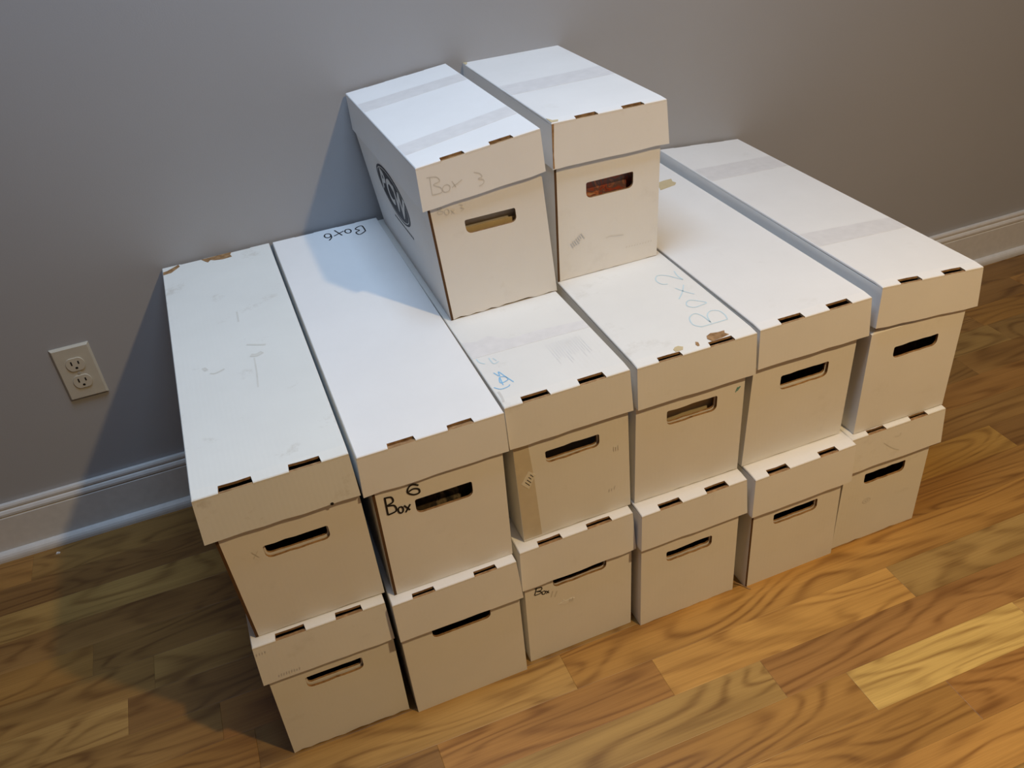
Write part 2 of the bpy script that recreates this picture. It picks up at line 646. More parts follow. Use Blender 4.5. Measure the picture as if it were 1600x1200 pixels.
# ------------------------------------------------------------------ wall outlet
OX, OZ, OS = 0.1536, 0.3182, 1.0217
outlet = empty('wall_outlet', (OX + 0.035 * OS, 0.0, OZ))
tag(outlet, 'ivory duplex electrical outlet on the grey wall left of the boxes', 'outlet')
w2, h = 0.035 * OS, 0.114 * OS
V, F = [], []
rings = [(0.0, 0.0), (0.0, 0.0022), (0.0035, 0.0062)]
for ins_, dep in rings:
    V += [(-w2 + ins_, -dep, ins_), (w2 - ins_, -dep, ins_), (w2 - ins_, -dep, h - ins_), (-w2 + ins_, -dep, h - ins_)]
for r in range(2):
    for a in range(4):
        b = (a + 1) % 4
        F.append((4 * r + a, 4 * r + b, 4 * r + 4 + b, 4 * r + 4 + a))
F.append((8, 9, 10, 11))
mesh_obj('cover_plate', V, F, M_IVORY, outlet)


def disc(cx, cz, r, y0, y1, name, mat, parent, flat=1.0, seg=24):
    V, F = [], []
    for i in range(seg):
        a = 2 * math.pi * i / seg
        x = cx + r * math.cos(a)
        z = cz + max(-r * flat, min(r * flat, r * math.sin(a)))
        V += [(x, y0, z), (x * 0.98 + cx * 0.02, y1, z * 0.98 + cz * 0.02)]
    for i in range(seg):
        j = (i + 1) % seg
        F.append((2 * i, 2 * j, 2 * j + 1, 2 * i + 1))
    F.append(tuple(2 * i + 1 for i in range(seg)))
    return mesh_obj(name, V, F, mat, parent)


for cz in (h / 2 + 0.0195, h / 2 - 0.0195):
    rec = disc(0, cz, 0.0172, -0.0060, -0.0082, 'receptacle', M_IVORY2, outlet, 0.82)
    for sx, sh in ((-0.0064, 0.0085), (0.0064, 0.0068)):
        v, f = box_data(sx - 0.0013, sx + 0.0013, -0.0085, -0.0070, cz + 0.0035 - sh / 2, cz + 0.0035 + sh / 2)
        mesh_obj('slot', v, f, M_HOLE, rec)
    disc(0, cz - 0.0075, 0.0026, -0.0070, -0.0085, 'ground_hole', M_HOLE, rec, 0.9, 14)
disc(0, h / 2, 0.0030, -0.0060, -0.0074, 'screw', M_STEEL, outlet, 1.0, 14)

# ------------------------------------------------------------------ storage boxes
W, H, LH, LL, LS, INS = 0.199917, 0.268565, 0.074464, 0.71688, 0.446879, 0.005382
NAMES = ['x', 'y', 'yaw', 'shx', 'shy', 'bW', 'tW', 'lx', 'ly', 'lW', 'zL', 'zR', 'lh', 'zb']
BOX = {
    'MA': (0.4133, -0.7198, 0.0043, -0.0036, -0.0021, 0.0032, 0.0032, -0.0031, 0.0042, 0.0028, 0.0076, 0.0080, -0.0019, 0.0009),
    'MB': (0.6176, -0.7307, 0.0064, 0.0062, 0.0092, 0.0007, 0.0031, -0.0016, 0.0030, 0.0095, -0.0038, -0.0036, -0.0079, 0.0129),
    'MC': (0.8327, -0.7139, 0.0106, -0.0013, 0.0012, -0.0029, 0.0003, -0.0016, 0.0026, -0.0048, -0.0008, -0.0008, -0.0016, 0.0004),
    'MD': (1.0257, -0.7128, -0.0057, 0.0052, -0.0013, 0.0013, -0.0018, 0.0045, 0.0030, 0.0001, -0.0006, -0.0006, -0.0002, 0.0),
    'ME': (1.2253, -0.7128, -0.0053, 0.0110, -0.0000, 0.0054, -0.0029, 0.0038, 0.0020, 0.0009, 0.0008, 0.0007, -0.0043, -0.0058),
    'MF': (1.4389, -0.7265, -0.0075, 0.0115, 0.0061, -0.0018, -0.0003, 0.0063, 0.0039, -0.0021, 0.0160, -0.0012, -0.0012, -0.0054),
    'T1': (0.8316, -0.4572, 0.0180, -0.0142, 0.0052, -0.0010, 0.0006, 0.0000, 0.0021, -0.0019, -0.0063, 0.0107, -0.0067, -0.0018),
    'T2': (1.0325, -0.4272, 0.0044, 0.0098, 0.0020, 0.0000, 0.0005, 0.0013, 0.0028, -0.0013, 0.0060, 0.0041, -0.0020, -0.0043),
    'BA': (0.4049, -0.7298, 0.0050, 0.0046, -0.0028, 0.0032, -0.0005, -0.0029, 0.0049, -0.0035, -0.0004, -0.0008, 0.0051, 0.0000),
    'BB': (0.6097, -0.7413, 0.0122, 0.0016, -0.0019, 0.0053, 0.0008, -0.0006, 0.0028, -0.0025, -0.0004, -0.0002, 0.0049, 0.0000),
    'BC': (0.8158, -0.7272, 0.0162, 0.0065, 0.0004, 0.0037, 0.0006, -0.0025, 0.0032, -0.0032, -0.0006, -0.0002, 0.0071, 0.0000),
    'BD': (1.0206, -0.7382, 0.0113, 0.0028, -0.0012, -0.0007, -0.0024, 0.0031, 0.0039, -0.0052, -0.0002, -0.0007, 0.0001, 0.0000),
    'BE': (1.2315, -0.7417, 0.0109, -0.0037, -0.0048, -0.0010, -0.0042, 0.0064, 0.0037, -0.0006, -0.0004, -0.0000, 0.0071, 0.0000),
    'BF': (1.4271, -0.7305, 0.0004, 0.0039, -0.0012, -0.0031, -0.0017, 0.0035, 0.0022, -0.0019, 0.0000, -0.0004, 0.0016, 0.0000),
}
TH = 0.0040      # board thickness


class StorageBox:
    def __init__(self, key, label, mat=M_BOARD, lid_mat=None, hole=(0.27, 0.74, 0.69, 0.82), lip=0.4, slots=(0.18, 0.385, 0.61, 0.81),
                 raw_left=False, bottom_wear=0.0, seed=1, flare=(0.0035, 0.0035), slot_depth=0.0095, hole_jag=0.0008, twist=(0.0, 0.0), fold=0.002):
        self.key = key
        for n, v in zip(NAMES, BOX[key]):
            setattr(self, n, v)
        self.rnd = random.Random(seed)
        self.flare = flare
        self.fold = fold                            # how far the top sinks towards its front crease
        self.twist = twist                          # the left side's bottom and top lean at the back
        row = {'B': 0, 'M': 1, 'T': 2}[key[0]]
        self.z0 = row * H + (0.0004 if row else 0.0)
        self.L = LS if key[0] == 'T' else (LL if key[0] == 'M' else 0.692)
        self.bw = W - 2 * INS + self.bW
        self.lhh = LH + self.lh
        self.zl = H - self.lhh                      # lid's lower edge above the base
        self.lWd = W + self.lW
        self.a0 = self.shx + self.lx + self.bw / 2 - self.lWd / 2
        self.d0 = self.shy + self.ly - INS
        self.root = empty('storage_box', (self.x, self.y, self.z0), self.yaw)
        tag(self.root, label, 'box', 'white cardboard storage boxes')
        lid_mat = lid_mat or mat
        self.make_body(mat, hole, lip, raw_left, bottom_wear, hole_jag)
        self.make_lid(lid_mat, slots, slot_depth)

    # --- surface maps (local coordinates of the box)
    def edges(self, z):
        k = z / H
        t = min(z / self.zl, 1.0)
        l = self.shx * k - self.tW / 2 * t
        r = self.shx * k + self.bw + self.tW / 2 * t
        if z > self.zl + 0.002:
            l = max(l, self.a0 + TH + 0.0008)
            r = min(r, self.a0 + self.lWd - TH - 0.0008)
        return l, r

    def dfront(self, z):
        d = self.shy * z / H + 0.0022
        if z > self.zl + 0.002:
            d = max(d, self.d0 + TH + 0.0008)
        return d

    @property
    def bL(self):
        return self.L - 2 * INS - 0.003

    def dback(self, z):
        d = self.shy * z / H + self.bL
        if z > self.zl + 0.002:
            d = min(d, self.d0 + self.L - TH - 0.0008)
        return d

    def front(self, p, depth=0.0):
        """p = (fraction across, height in metres)"""
        z = p[1]
        l, r = self.edges(z)
        return Vector((l + (r - l) * p[0], self.dfront(z) + depth, z))

    def back(self, p, depth=0.0):
        z = p[1]
        l, r = self.edges(z)
        if z < self.zl + 0.002:
            t = min(z / self.zl, 1.0)
            l += self.twist[0] * (1 - t) + self.twist[1] * t
        return Vector((l + (r - l) * p[0], self.dback(z) - depth, z))

    def left(self, p, depth=0.0):
        """p = (metres back from the front, height)"""
        z = p[1]
        f = p[0] / self.bL
        t = min(z / self.zl, 1.0) if z < self.zl + 0.002 else 0.0
        return Vector((self.edges(z)[0] + depth + f * (self.twist[0] * (1 - t) + self.twist[1] * t) * (1 if z < self.zl + 0.002 else 0), self.dfront(z) * (1 - f) + self.dback(z) * f, z))

    def right(self, p, depth=0.0):
        z = p[1]
        f = p[0] / self.bL
        return Vector((self.edges(z)[1] - depth, self.dfront(z) * (1 - f) + self.dback(z) * f, z))

    def front_m(self, p, depth=0.0):
        """metric version for pen strokes: p = (metres across, height)"""
        return self.front((p[0] / self.bw, p[1]), depth)

    def top(self, p, depth=0.0):
        """p = (metres across lid, metres back from its front edge)"""
        u, v = p[0] / self.lWd, p[1] / self.L
        z = H + self.zL * (1 - u) + self.zR * u + self.zb * v - depth - self.fold * max(0.0, 1.0 - p[1] / 0.018)
        return Vector((self.a0 + p[0], self.d0 + p[1], z))

    def lid_side(self, u, v, w):
        """point on the lid's skirt: u, v in 0..1, w metres below the top"""
        t = self.top((u * self.lWd, v * self.L), w)
        k = w / self.lhh
        t.x += (-self.flare[0] * (1 - u) + self.flare[1] * u) * k
        t.y += (-0.0032 * (1 - v)) * k
        return t

    def lid_front(self, p, depth=0.0):
        """p = (metres across, metres below the top)"""
        q = self.lid_side(p[0] / self.lWd, 0.0, p[1])
        q.y += depth
        return q

    # --- parts
    def make_body(self, mat, hole, lip, raw_left, wear, jag):
        B = Builder()
        rnd = self.rnd
        zt = H - 0.008
        zs = [self.zl, self.zl + 0.006, zt]
        s0 = (TH / self.bw) if raw_left else 0.0

        def bottom(n=14):
            out = []
            for i in range(n + 1):
                s = s0 + (1 - s0) * i / n
                z = 0.0
                if wear and 0 < i < n:
                    z = max(0.0, rnd.uniform(-0.4, 1.0)) * wear
                out.append((s, z))
            return out
        x0, x1, z0, z1 = hole[0], hole[1], hole[2] * self.zl, min(hole[3], 0.985) * self.zl
        hw = self.bw
        hl = [(a / hw, b) for a, b in rrect(x0 * hw, x1 * hw, z0, z1, 0.009, 0.003, 4, jag, rnd)]
        ff = lambda p, d: self.front(p, d + (0.0005 if raw_left else 0))
        ol = bottom() + [(1, self.zl), (s0, self.zl)]
        B.slab([ol, hl], ff, TH, 0, 1, 1, edge_mat=lambda a, b, li: 1 if li == 1 or (a[1] < 0.01 and b[1] < 0.01) else 0)
        B.slab([[(s0, zs[0]), (1, zs[0]), (1, zs[1]), (s0, zs[1])]], ff, TH, 0, 1, 0)
        B.slab([[(s0, zs[1]), (1, zs[1]), (1, zs[2]), (s0, zs[2])]], ff, TH, 1, 1, 1)
        sq = [(0, 0), (1, 0), (1, zs[0]), (0, zs[0])]
        B.slab([[(0, zs[0]), (1, zs[0]), (1, zs[1]), (0, zs[1])]], self.back, TH, 0, 1, 0)
        B.slab([[(0, zs[1]), (1, zs[1]), (1, zs[2]), (0, zs[2])]], self.back, TH, 0, 1, 0)
        bl = [(a / hw, b) for a, b in rrect(x0 * hw, x1 * hw, z0, z1, 0.009, 0.003)]
        B.slab([sq, bl], self.back, TH, 0, 1, 1, edge_mat=lambda a, b, li: li)
        e0 = 0.0 if raw_left else TH
        for fn, da in ((self.left, e0), (self.right, TH)):
            e1 = self.bL - TH
            if self.twist != (0.0, 0.0) and fn == self.left:
                n = 10
                for i in range(n):
                    for j in range(n):
                        a, b_, c, d_ = da + (e1 - da) * i / n, da + (e1 - da) * (i + 1) / n, zs[0] * j / n, zs[0] * (j + 1) / n
                        B.slab([[(a, c), (b_, c), (b_, d_), (a, d_)]], fn, TH, 0, 1, 2 if i == 0 else 0)
                lev = ((zs[0], zs[1]), (zs[1], zs[2]))
            else:
                lev = ((0.0, zs[0]), (zs[0], zs[1]), (zs[1], zs[2]))
            for za, zb_ in lev:
                B.slab([[(da, za), (e1, za), (e1, zb_), (da, zb_)]], fn, TH, 0, 1, 2)
        l, r = self.edges(0.0)
        B.slab([[(l + TH, TH + 0.003), (r - TH, TH + 0.003), (r - TH, self.bL - TH), (l + TH + self.twist[0], self.bL - TH)]],
               lambda p, d: Vector((p[0], p[1], d + 0.0002)), TH, 1, 1, 1)
        self.body = B.build('body', [mat, M_KRAFT, M_RAW], self.root)
        if lip > 0:                                   # the inner wall of the doubled front, its cut-out standing higher
            C = Builder()
            zz = z0 + (z1 - z0) * lip
            m = 0.03
            ol = [(x0 - m, z0 - 0.03), (x1 + m, z0 - 0.03), (x1 + m, z1 + 0.02), (x0 - m, z1 + 0.02)]
            il = [(a / hw, b) for a, b in rrect((x0 + 0.012) * hw, (x1 - 0.012) * hw, zz, z1 + 0.004, 0.006, 0.003, 4, 0.0007, rnd)]
            C.slab([ol, il], lambda p, d: self.front(p, d + TH + 0.0012), TH * 0.8, 0, 1, 1)
            C.build('inner_flap', [mat, M_KRAFT], self.root)

    def make_lid(self, mat, slots, sd):
        B = Builder()
        rnd = self.rnd
        w, L = self.lWd, self.L
        C = 0.0011

        def rim(n, f):
            return [f(i / n) for i in range(n)]
        # top panel with the two tab slots cut into its front and back edges
        fr = [(0.0, 0.0)]
        for a, b in ((slots[0], slots[1]), (slots[2], slots[3])):
            j = lambda: rnd.uniform(-0.0006, 0.0006)
            fr += [(a * w, 0.0), (a * w + 0.001, sd + j()), ((a + b) / 2 * w, sd + j()), (b * w - 0.001, sd + j()), (b * w, 0.0)]
        fr.append((w, 0.0))
        bk = [(x, L - y * 0.25) for x, y in reversed(fr)]
        loops = [fr + [(w, 0.018), (0.0, 0.018)], [(0.0, 0.018), (w, 0.018)] + bk]
        notch = lambda p: 0.0002 < p[1] < L - 0.0002 and 0.001 < p[0] < w - 0.001

        def fn(p, d):
            x, y = p
            if d == 0.0:                           # soft fold: the rim of the upper face is pulled in a little
                x = min(max(x, C), w - C)
                y = min(max(y, C), L - C)
                return self.top((x, y), 0.0)
            return self.top((x, y), d)
        # chamfer ring then the rest of the thickness
        for loop in loops:
            em = lambda a, b, li: 1 if (notch(a) or notch(b)) and not (abs(a[1] - 0.018) < 1e-6 and abs(b[1] - 0.018) < 1e-6) else 0
            B.slab([loop], fn, C, 0, 1, 0, edge_mat=em)
            B.slab([loop], lambda p, d: fn(p, C + d), TH - C, 0, 1, 0, edge_mat=em)
        # front and back skirts (their upper edge shows in the slots)
        lh = self.lhh
        up = [(0.0, TH)]
        for a, b in ((slots[0], slots[1]), (slots[2], slots[3])):
            up += [(a * w, TH), (a * w, TH - 0.0022), (b * w, TH - 0.0022), (b * w, TH)]
        up.append((w, TH))
        lo = [(w * (1 - i / 8), lh + rnd.uniform(-0.0011, 0.0009)) for i in range(9)]
        B.slab([up + lo], lambda p, d: self.lid_front(p, d), TH, 0, 1, 0, edge_mat=lambda a, b, li: 1 if a[1] < TH + 0.0001 and b[1] < TH + 0.0001 else 0)
        B.slab([[(0, TH), (w, TH), (w, lh), (0, lh)]], lambda p, d: self.lid_side(p[0] / w, 1.0, p[1]) - Vector((0, d, 0)), TH, 0, 1, 0)
        for u, sg in ((0.0, 1), (1.0, -1)):
            B.slab([[(TH, TH), (L - TH, TH), (L - TH, lh), (TH, lh)]], lambda p, d, u=u, sg=sg: self.lid_side(u, p[0] / L, p[1]) + Vector((sg * d, 0, 0)), TH, 0, 1, 0)
        self.lid = B.build('lid', [mat, M_KRAFT], self.root)

    # --- marks
    def F(self, pts):      # fractions on the body front -> metres
        return [(s * self.bw, t * self.zl) for s, t in pts]

    def T(self, pts):      # fractions on the lid top -> metres (long axis fraction of the measured length)
        LT = LS if self.key[0] == 'T' else LL
        return [(s * self.lWd, min(max(t * LT, 0.0008), self.L - 0.0008)) for s, t in pts]

    def LF(self, pts):     # fractions on the lid front, 1 = top
        return [(s * self.lWd, (1 - t) * self.lhh) for s, t in pts]


def ring(c, rx, ry, n=12, a0=90):
    return [(c[0] + rx * math.cos(math.radians(a0 + 360 * i / n)), c[1] + ry * math.sin(math.radians(a0 + 360 * i / n))) for i in range(n + 1)]


SB = {}
SB['BA'] = StorageBox('BA', 'white storage box on the floor, leftmost of the bottom row, frayed lower edge', M_WORN, hole=(0.265, 0.725, 0.735, 0.868), lip=0.21, slots=(0.173, 0.397, 0.624, 0.829), bottom_wear=0.0035, seed=3, slot_depth=0.011, flare=(0.0035, 0.001))
SB['BB'] = StorageBox('BB', 'white storage box on the floor under Box 6, handle hole half under its lid', M_BOARD, hole=(0.25, 0.745, 0.850, 0.985), lip=0.00, slots=(0.162, 0.341, 0.656, 0.841), seed=4, hole_jag=0, flare=(0.001, 0.0035), fold=0.0006)
SB['BC'] = StorageBox('BC', 'white storage box on the floor with Box 11 pencilled below its lid', M_BOARD, hole=(0.258, 0.758, 0.850, 0.975), lip=0.08, slots=(0.165, 0.371, 0.593, 0.812), seed=5, slot_depth=0.010)
SB['BD'] = StorageBox('BD', 'white storage box on the floor with creased lower front, fourth from left', M_BOARD, hole=(0.255, 0.728, 0.703, 0.826), lip=0.15, slots=(0.17, 0.379, 0.612, 0.823), seed=6, hole_jag=0.0014, slot_depth=0.012, bottom_wear=0.0014)
SB['BE'] = StorageBox('BE', 'white storage box jutting forward on the floor, curled black tape at its lower left corner', M_BOARD, hole=(0.25, 0.74, 0.738, 0.872), lip=0.09, slots=(0.132, 0.334, 0.639, 0.823), seed=7, raw_left=True, flare=(0.0035, 0.0), slot_depth=0.012)
SB['BF'] = StorageBox('BF', 'white storage box on the floor, right end of bottom row, faint lid scribble', M_WORN, hole=(0.25, 0.73, 0.735, 0.865), lip=0.00, slots=(0.172, 0.36, 0.62, 0.804), seed=8, bottom_wear=0.002, flare=(0.0, 0.0035))
SB['MA'] = StorageBox('MA', 'white storage box with stained lid and torn brown back corner, leftmost in upper row', M_BOARD, M_DIRTY, hole=(0.275, 0.735, 0.705, 0.828), lip=0.19, slots=(0.166, 0.383, 0.612, 0.822), raw_left=True, seed=9, flare=(0.0045, 0.002), slot_depth=0.012, bottom_wear=0.0014)
SB['MB'] = StorageBox('MB', 'clean white storage box marked Box 6 in black marker on front and lid', M_BOARD, M_CLEAN, hole=(0.295, 0.74, 0.672, 0.80), lip=0.00, slots=(0.206, 0.392, 0.611, 0.79), raw_left=True, seed=10, flare=(0.0035, 0.0), hole_jag=0, fold=0.0004)
SB['MC'] = StorageBox('MC', 'white storage box with small barcode sticker and taped front corner, third in upper row', M_WORN, M_WORN, hole=(0.262, 0.737, 0.717, 0.834), lip=0.09, slots=(0.143, 0.359, 0.593, 0.806), seed=11, flare=(0.0, 0.003), hole_jag=0.0014, slot_depth=0.012, bottom_wear=0.0014)
SB['MD'] = StorageBox('MD', 'white storage box with Box 2 in pale blue and torn brown spots on its lid', M_BOARD, M_WORN, hole=(0.28, 0.745, 0.715, 0.858), lip=0.07, slots=(0.178, 0.372, 0.603, 0.811), seed=12, flare=(0.001, 0.001), hole_jag=0.0012, bottom_wear=0.0014)
SB['ME'] = StorageBox('ME', 'plain white storage box with black-looking lid slots, fifth in the upper row', M_BOARD, M_BOARD, hole=(0.28, 0.748, 0.685, 0.826), lip=0.15, slots=(0.185, 0.393, 0.614, 0.819), seed=13, flare=(0.001, 0.0035), slot_depth=0.013, bottom_wear=0.0014)
SB['MF'] = StorageBox('MF', 'white storage box with faint grey tape bands on lid, right end of the upper row', M_BOARD, M_BOARD, hole=(0.275, 0.75, 0.695, 0.808), lip=0.00, slots=(0.175, 0.383, 0.604, 0.814), seed=14, slot_depth=0.011)
SB['T1'] = StorageBox('T1', 'short white storage box with oval black logo on its side and Box 3 in pencil', M_BOARD, M_CLEAN, hole=(0.285, 0.73, 0.695, 0.81), lip=0.00, slots=(0.198, 0.386, 0.591, 0.78), raw_left=True, seed=15, bottom_wear=0.0028, hole_jag=0, flare=(0.0, 0.003), twist=(0.006, -0.007), fold=0.0004)
SB['T2'] = StorageBox('T2', 'short white storage box with red comics showing through its handle hole, worn brown lid corner', M_BOARD, M_BOARD, hole=(0.293, 0.743, 0.695, 0.833), lip=0.00, slots=(0.205, 0.396, 0.61, 0.80), raw_left=True, seed=16, bottom_wear=0.0012, hole_jag=0, fold=0.001)

# ------------------------------------------------------------------ things inside the boxes, seen through the handle holes


def sheet(name, sb, label, cat, depth, th, t_top, mat, inset=0.012, group=None, lean=0.0):
    """an upright comic or board standing in a box parallel to its front"""
    l, r = sb.edges(0.05)
    z1 = sb.zl * t_top
    hw = (r - l) / 2 - inset
    o = empty(name, sb.root.matrix_basis @ Vector(((l + r) / 2, depth, TH + 0.0006)), sb.yaw)
    v, f = box_data(-hw, hw, 0, th, 0, z1 - TH)
    v = [(x + sb.shx * (z / H), y + lean * z, z) for x, y, z in v]
    mesh_obj('cover' if cat == 'comic' else 'board', v, f, mat, o)
    if cat == 'comic':                              # the block of pages behind the cover
        v, f = box_data(-hw + 0.001, hw - 0.002, th + 0.0002, th + 0.004, 0, z1 - TH - 0.001)
        v = [(x + sb.shx * (z / H), y + lean * z, z) for x, y, z in v]
        mesh_obj('pages', v, f, M_STICK, o)
    tag(o, label, cat, group)
    return o


sheet('comic_book', SB['T2'], 'red covered comic seen through the handle hole of the box beside Box 3', 'comic', 0.020, 0.0012, 0.95, M_RED, group='comics inside the boxes')
sheet('comic_book', SB['MB'], 'dark covered comic seen through the handle hole marked Box 6', 'comic', 0.028, 0.0012, 0.95, M_DARK, group='comics inside the boxes')
sheet('comic_book', SB['MF'], 'brown comic in the handle hole of the right end box, upper row', 'comic', 0.034, 0.0012, 0.92, M_BROWN, group='comics inside the boxes')
sheet('divider_board', SB['T1'], 'tan divider board inside the handle hole of the box pencilled Box 3', 'divider', 0.014, 0.002, 0.722, M_TAN)
sheet('divider_board', SB['T1'], 'grey board behind the tan divider in the box pencilled Box 3', 'divider', 0.0205, 0.002, 0.98, M_GREYT)
sheet('divider_board', SB['MC'], 'dark grey board in the handle hole of the box with barcode sticker', 'divider', 0.030, 0.002, 0.98, M_GREYB)
sheet('divider_board', SB['MD'], 'brown board in the handle hole of the box marked Box 2', 'divider', 0.018, 0.002, 0.98, M_TAN)

# ------------------------------------------------------------------ writing, tape, tears and stickers
b = SB['MB']
ribbons('handwriting', [b.F([(0.086, 0.905), (0.084, 0.749)]), b.F([(0.082, 0.899), (0.131, 0.890), (0.139, 0.848), (0.093, 0.828), (0.142, 0.812), (0.148, 0.762), (0.084, 0.749)]),
                        b.F(ring((0.182, 0.757), 0.019, 0.027)), b.F([(0.211, 0.785), (0.249, 0.731)]), b.F([(0.258, 0.780), (0.214, 0.722)]),
                        b.F([(0.343, 0.917), (0.300, 0.938), (0.267, 0.923), (0.256, 0.884), (0.295, 0.851), (0.339, 0.853), (0.338, 0.885), (0.300, 0.901), (0.265, 0.890)])],
        b.front_m, 0.0026, M_INK, b.body)['label'] = 'Box 6 in black marker'
ribbons('handwriting', [b.T([(0.837, 0.930), (0.772, 0.917), (0.748, 0.934), (0.788, 0.943), (0.760, 0.957), (0.798, 0.968), (0.834, 0.965), (0.837, 0.930)]),
                        b.T(ring((0.688, 0.955), 0.028, 0.013)), b.T([(0.575, 0.980), (0.620, 0.938)]), b.T([(0.652, 0.963), (0.548, 0.945)]),
                        b.T(ring((0.495, 0.957), 0.030, 0.013)), b.T([(0.523, 0.957), (0.520, 0.940), (0.488, 0.926)])],
        b.top, 0.0026, M_INK, b.lid)['label'] = 'Box 6 in black marker, upside down'

b = SB['T1']
ribbons('handwriting', [b.LF([(0.095, 0.706), (0.093, 0.326)]), b.LF([(0.071, 0.728), (0.144, 0.678), (0.165, 0.568), (0.113, 0.526), (0.165, 0.422), (0.167, 0.310), (0.093, 0.316)]),
                        b.LF(ring((0.207, 0.363), 0.03, 0.08)), b.LF([(0.256, 0.482), (0.281, 0.329)]), b.LF([(0.336, 0.442), (0.250, 0.340)]),
                        b.LF([(0.434, 0.514), (0.476, 0.456), (0.492, 0.367), (0.459, 0.343), (0.501, 0.284), (0.492, 0.200), (0.459, 0.176)])],
        b.lid_front, 0.0011, M_PENCIL, b.lid)['label'] = 'Box 3 in grey pencil'
ribbons('handwriting', [b.F([(0.085, 0.963), (0.081, 0.910)]), b.F([(0.083, 0.962), (0.115, 0.955), (0.112, 0.940), (0.085, 0.938), (0.122, 0.925), (0.118, 0.908), (0.081, 0.908)]),
                        b.F(ring((0.156, 0.912), 0.02, 0.022)), b.F([(0.190, 0.920), (0.215, 0.885)]), b.F([(0.220, 0.915), (0.188, 0.885)]),
                        b.F([(0.265, 0.945), (0.295, 0.935), (0.275, 0.920), (0.300, 0.905), (0.270, 0.890)])],
        b.front_m, 0.0009, M_FAINT, b.body)

# oval printed logo on the left side of the short box
cx, cz, ra, rb, tilt = 0.535 * (LS - 2 * INS), 0.672 * (H - LH + 0.0067), 0.094, 0.043, 0.10


def side_map(p, depth=0.0):
    """p: metres right/up of the logo's centre as seen from the left side"""
    x = p[0] * math.cos(tilt) + p[1] * math.sin(tilt)
    z = -p[0] * math.sin(tilt) + p[1] * math.cos(tilt)
    return SB['T1'].left((cx - x, cz + z), depth)


logo = patch('logo', [(ra * math.cos(2 * math.pi * i / 48), rb * math.sin(2 * math.pi * i / 48)) for i in range(48)], side_map, M_LOGOK, SB['T1'].body, 0.0004, 'black oval logo reading BCW')
ribbons('logo_ring', [[(ra * 0.93 * math.cos(2 * math.pi * i / 60), rb * 0.88 * math.sin(2 * math.pi * i / 60)) for i in range(61)]], side_map, 0.0016, M_LOGOW, logo, 0.0007, False)


def text_mesh(body, size):
    cu = bpy.data.curves.new('lettering', 'FONT')
    cu.body = body
    cu.size = size
    cu.align_x = 'CENTER'
    cu.align_y = 'CENTER'
    cu.offset = size * 0.035
    cu.shear = 0.15
    o = bpy.data.objects.new('lettering_source', cu)
    COL.objects.link(o)
    dg = bpy.context.evaluated_depsgraph_get()
    me = bpy.data.meshes.new_from_object(o.evaluated_get(dg))
    bpy.data.objects.remove(o, do_unlink=True)
    return me


me = text_mesh('BCW', 0.062)
me.materials.clear()
me.materials.append(M_LOGOW)
for v in me.vertices:
    v.co = side_map((v.co.x * 1.0, v.co.y * 1.0), -0.0008)
link('lettering', me, logo)
ribbons('small_print', [[(-0.030 + 0.011 * i, -0.055 + 0.0012 * i), (-0.022 + 0.011 * i, -0.055 + 0.0012 * i)] for i in range(11)], side_map, 0.004, M_LOGOK, SB['T1'].body, 0.0004, False)

b = SB['MD']
ribbons('handwriting', [b.T([(0.676, 0.071), (0.904, 0.071)]), b.T([(0.676, 0.071), (0.637, 0.088), (0.664, 0.115), (0.726, 0.125), (0.762, 0.111), (0.770, 0.075)]),
                        b.T([(0.770, 0.079), (0.799, 0.105), (0.854, 0.118), (0.911, 0.111), (0.921, 0.090), (0.905, 0.073)]),
                        b.T([(0.761, 0.176), (0.802, 0.181), (0.850, 0.170), (0.896, 0.154), (0.844, 0.150), (0.777, 0.149), (0.741, 0.162), (0.761, 0.176)]),
                        b.T([(0.800, 0.245), (0.830, 0.224), (0.884, 0.200)]), b.T([(0.885, 0.249), (0.818, 0.221), (0.738, 0.197)]),
                        b.T([(0.780, 0.270), (0.735, 0.278), (0.728, 0.300), (0.775, 0.317), (0.840, 0.308), (0.900, 0.282), (0.925, 0.272), (0.918, 0.292), (0.935, 0.318)])],
        b.top, 0.0018, M_BLUE, b.lid)['label'] = 'Box 2 in pale blue marker'
patch('tear', b.T([(0.624, 0.024), (0.640, 0.034), (0.686, 0.040), (0.740, 0.036), (0.796, 0.036), (0.780, 0.027), (0.800, 0.019), (0.727, 0.015), (0.643, 0.014)]), b.top, M_KRAFT, b.lid, 0.0006, 'torn brown patch by the lid slot')
patch('tear', b.T([(0.335, 0.022), (0.360, 0.028), (0.390, 0.029), (0.418, 0.022), (0.400, 0.014), (0.340, 0.014)]), b.top, M_TAN, b.lid)
patch('tear', b.T([(0.512, 0.017), (0.528, 0.026), (0.545, 0.022), (0.536, 0.012), (0.520, 0.011)]), b.top, M_KRAFT, b.lid)
ribbons('smear', [b.F([(0.915, 0.835), (0.935, 0.880)]), b.F([(0.925, 0.862), (0.957, 0.880), (0.930, 0.845)])], b.front_m, 0.0018, M_TEAL, b.body)

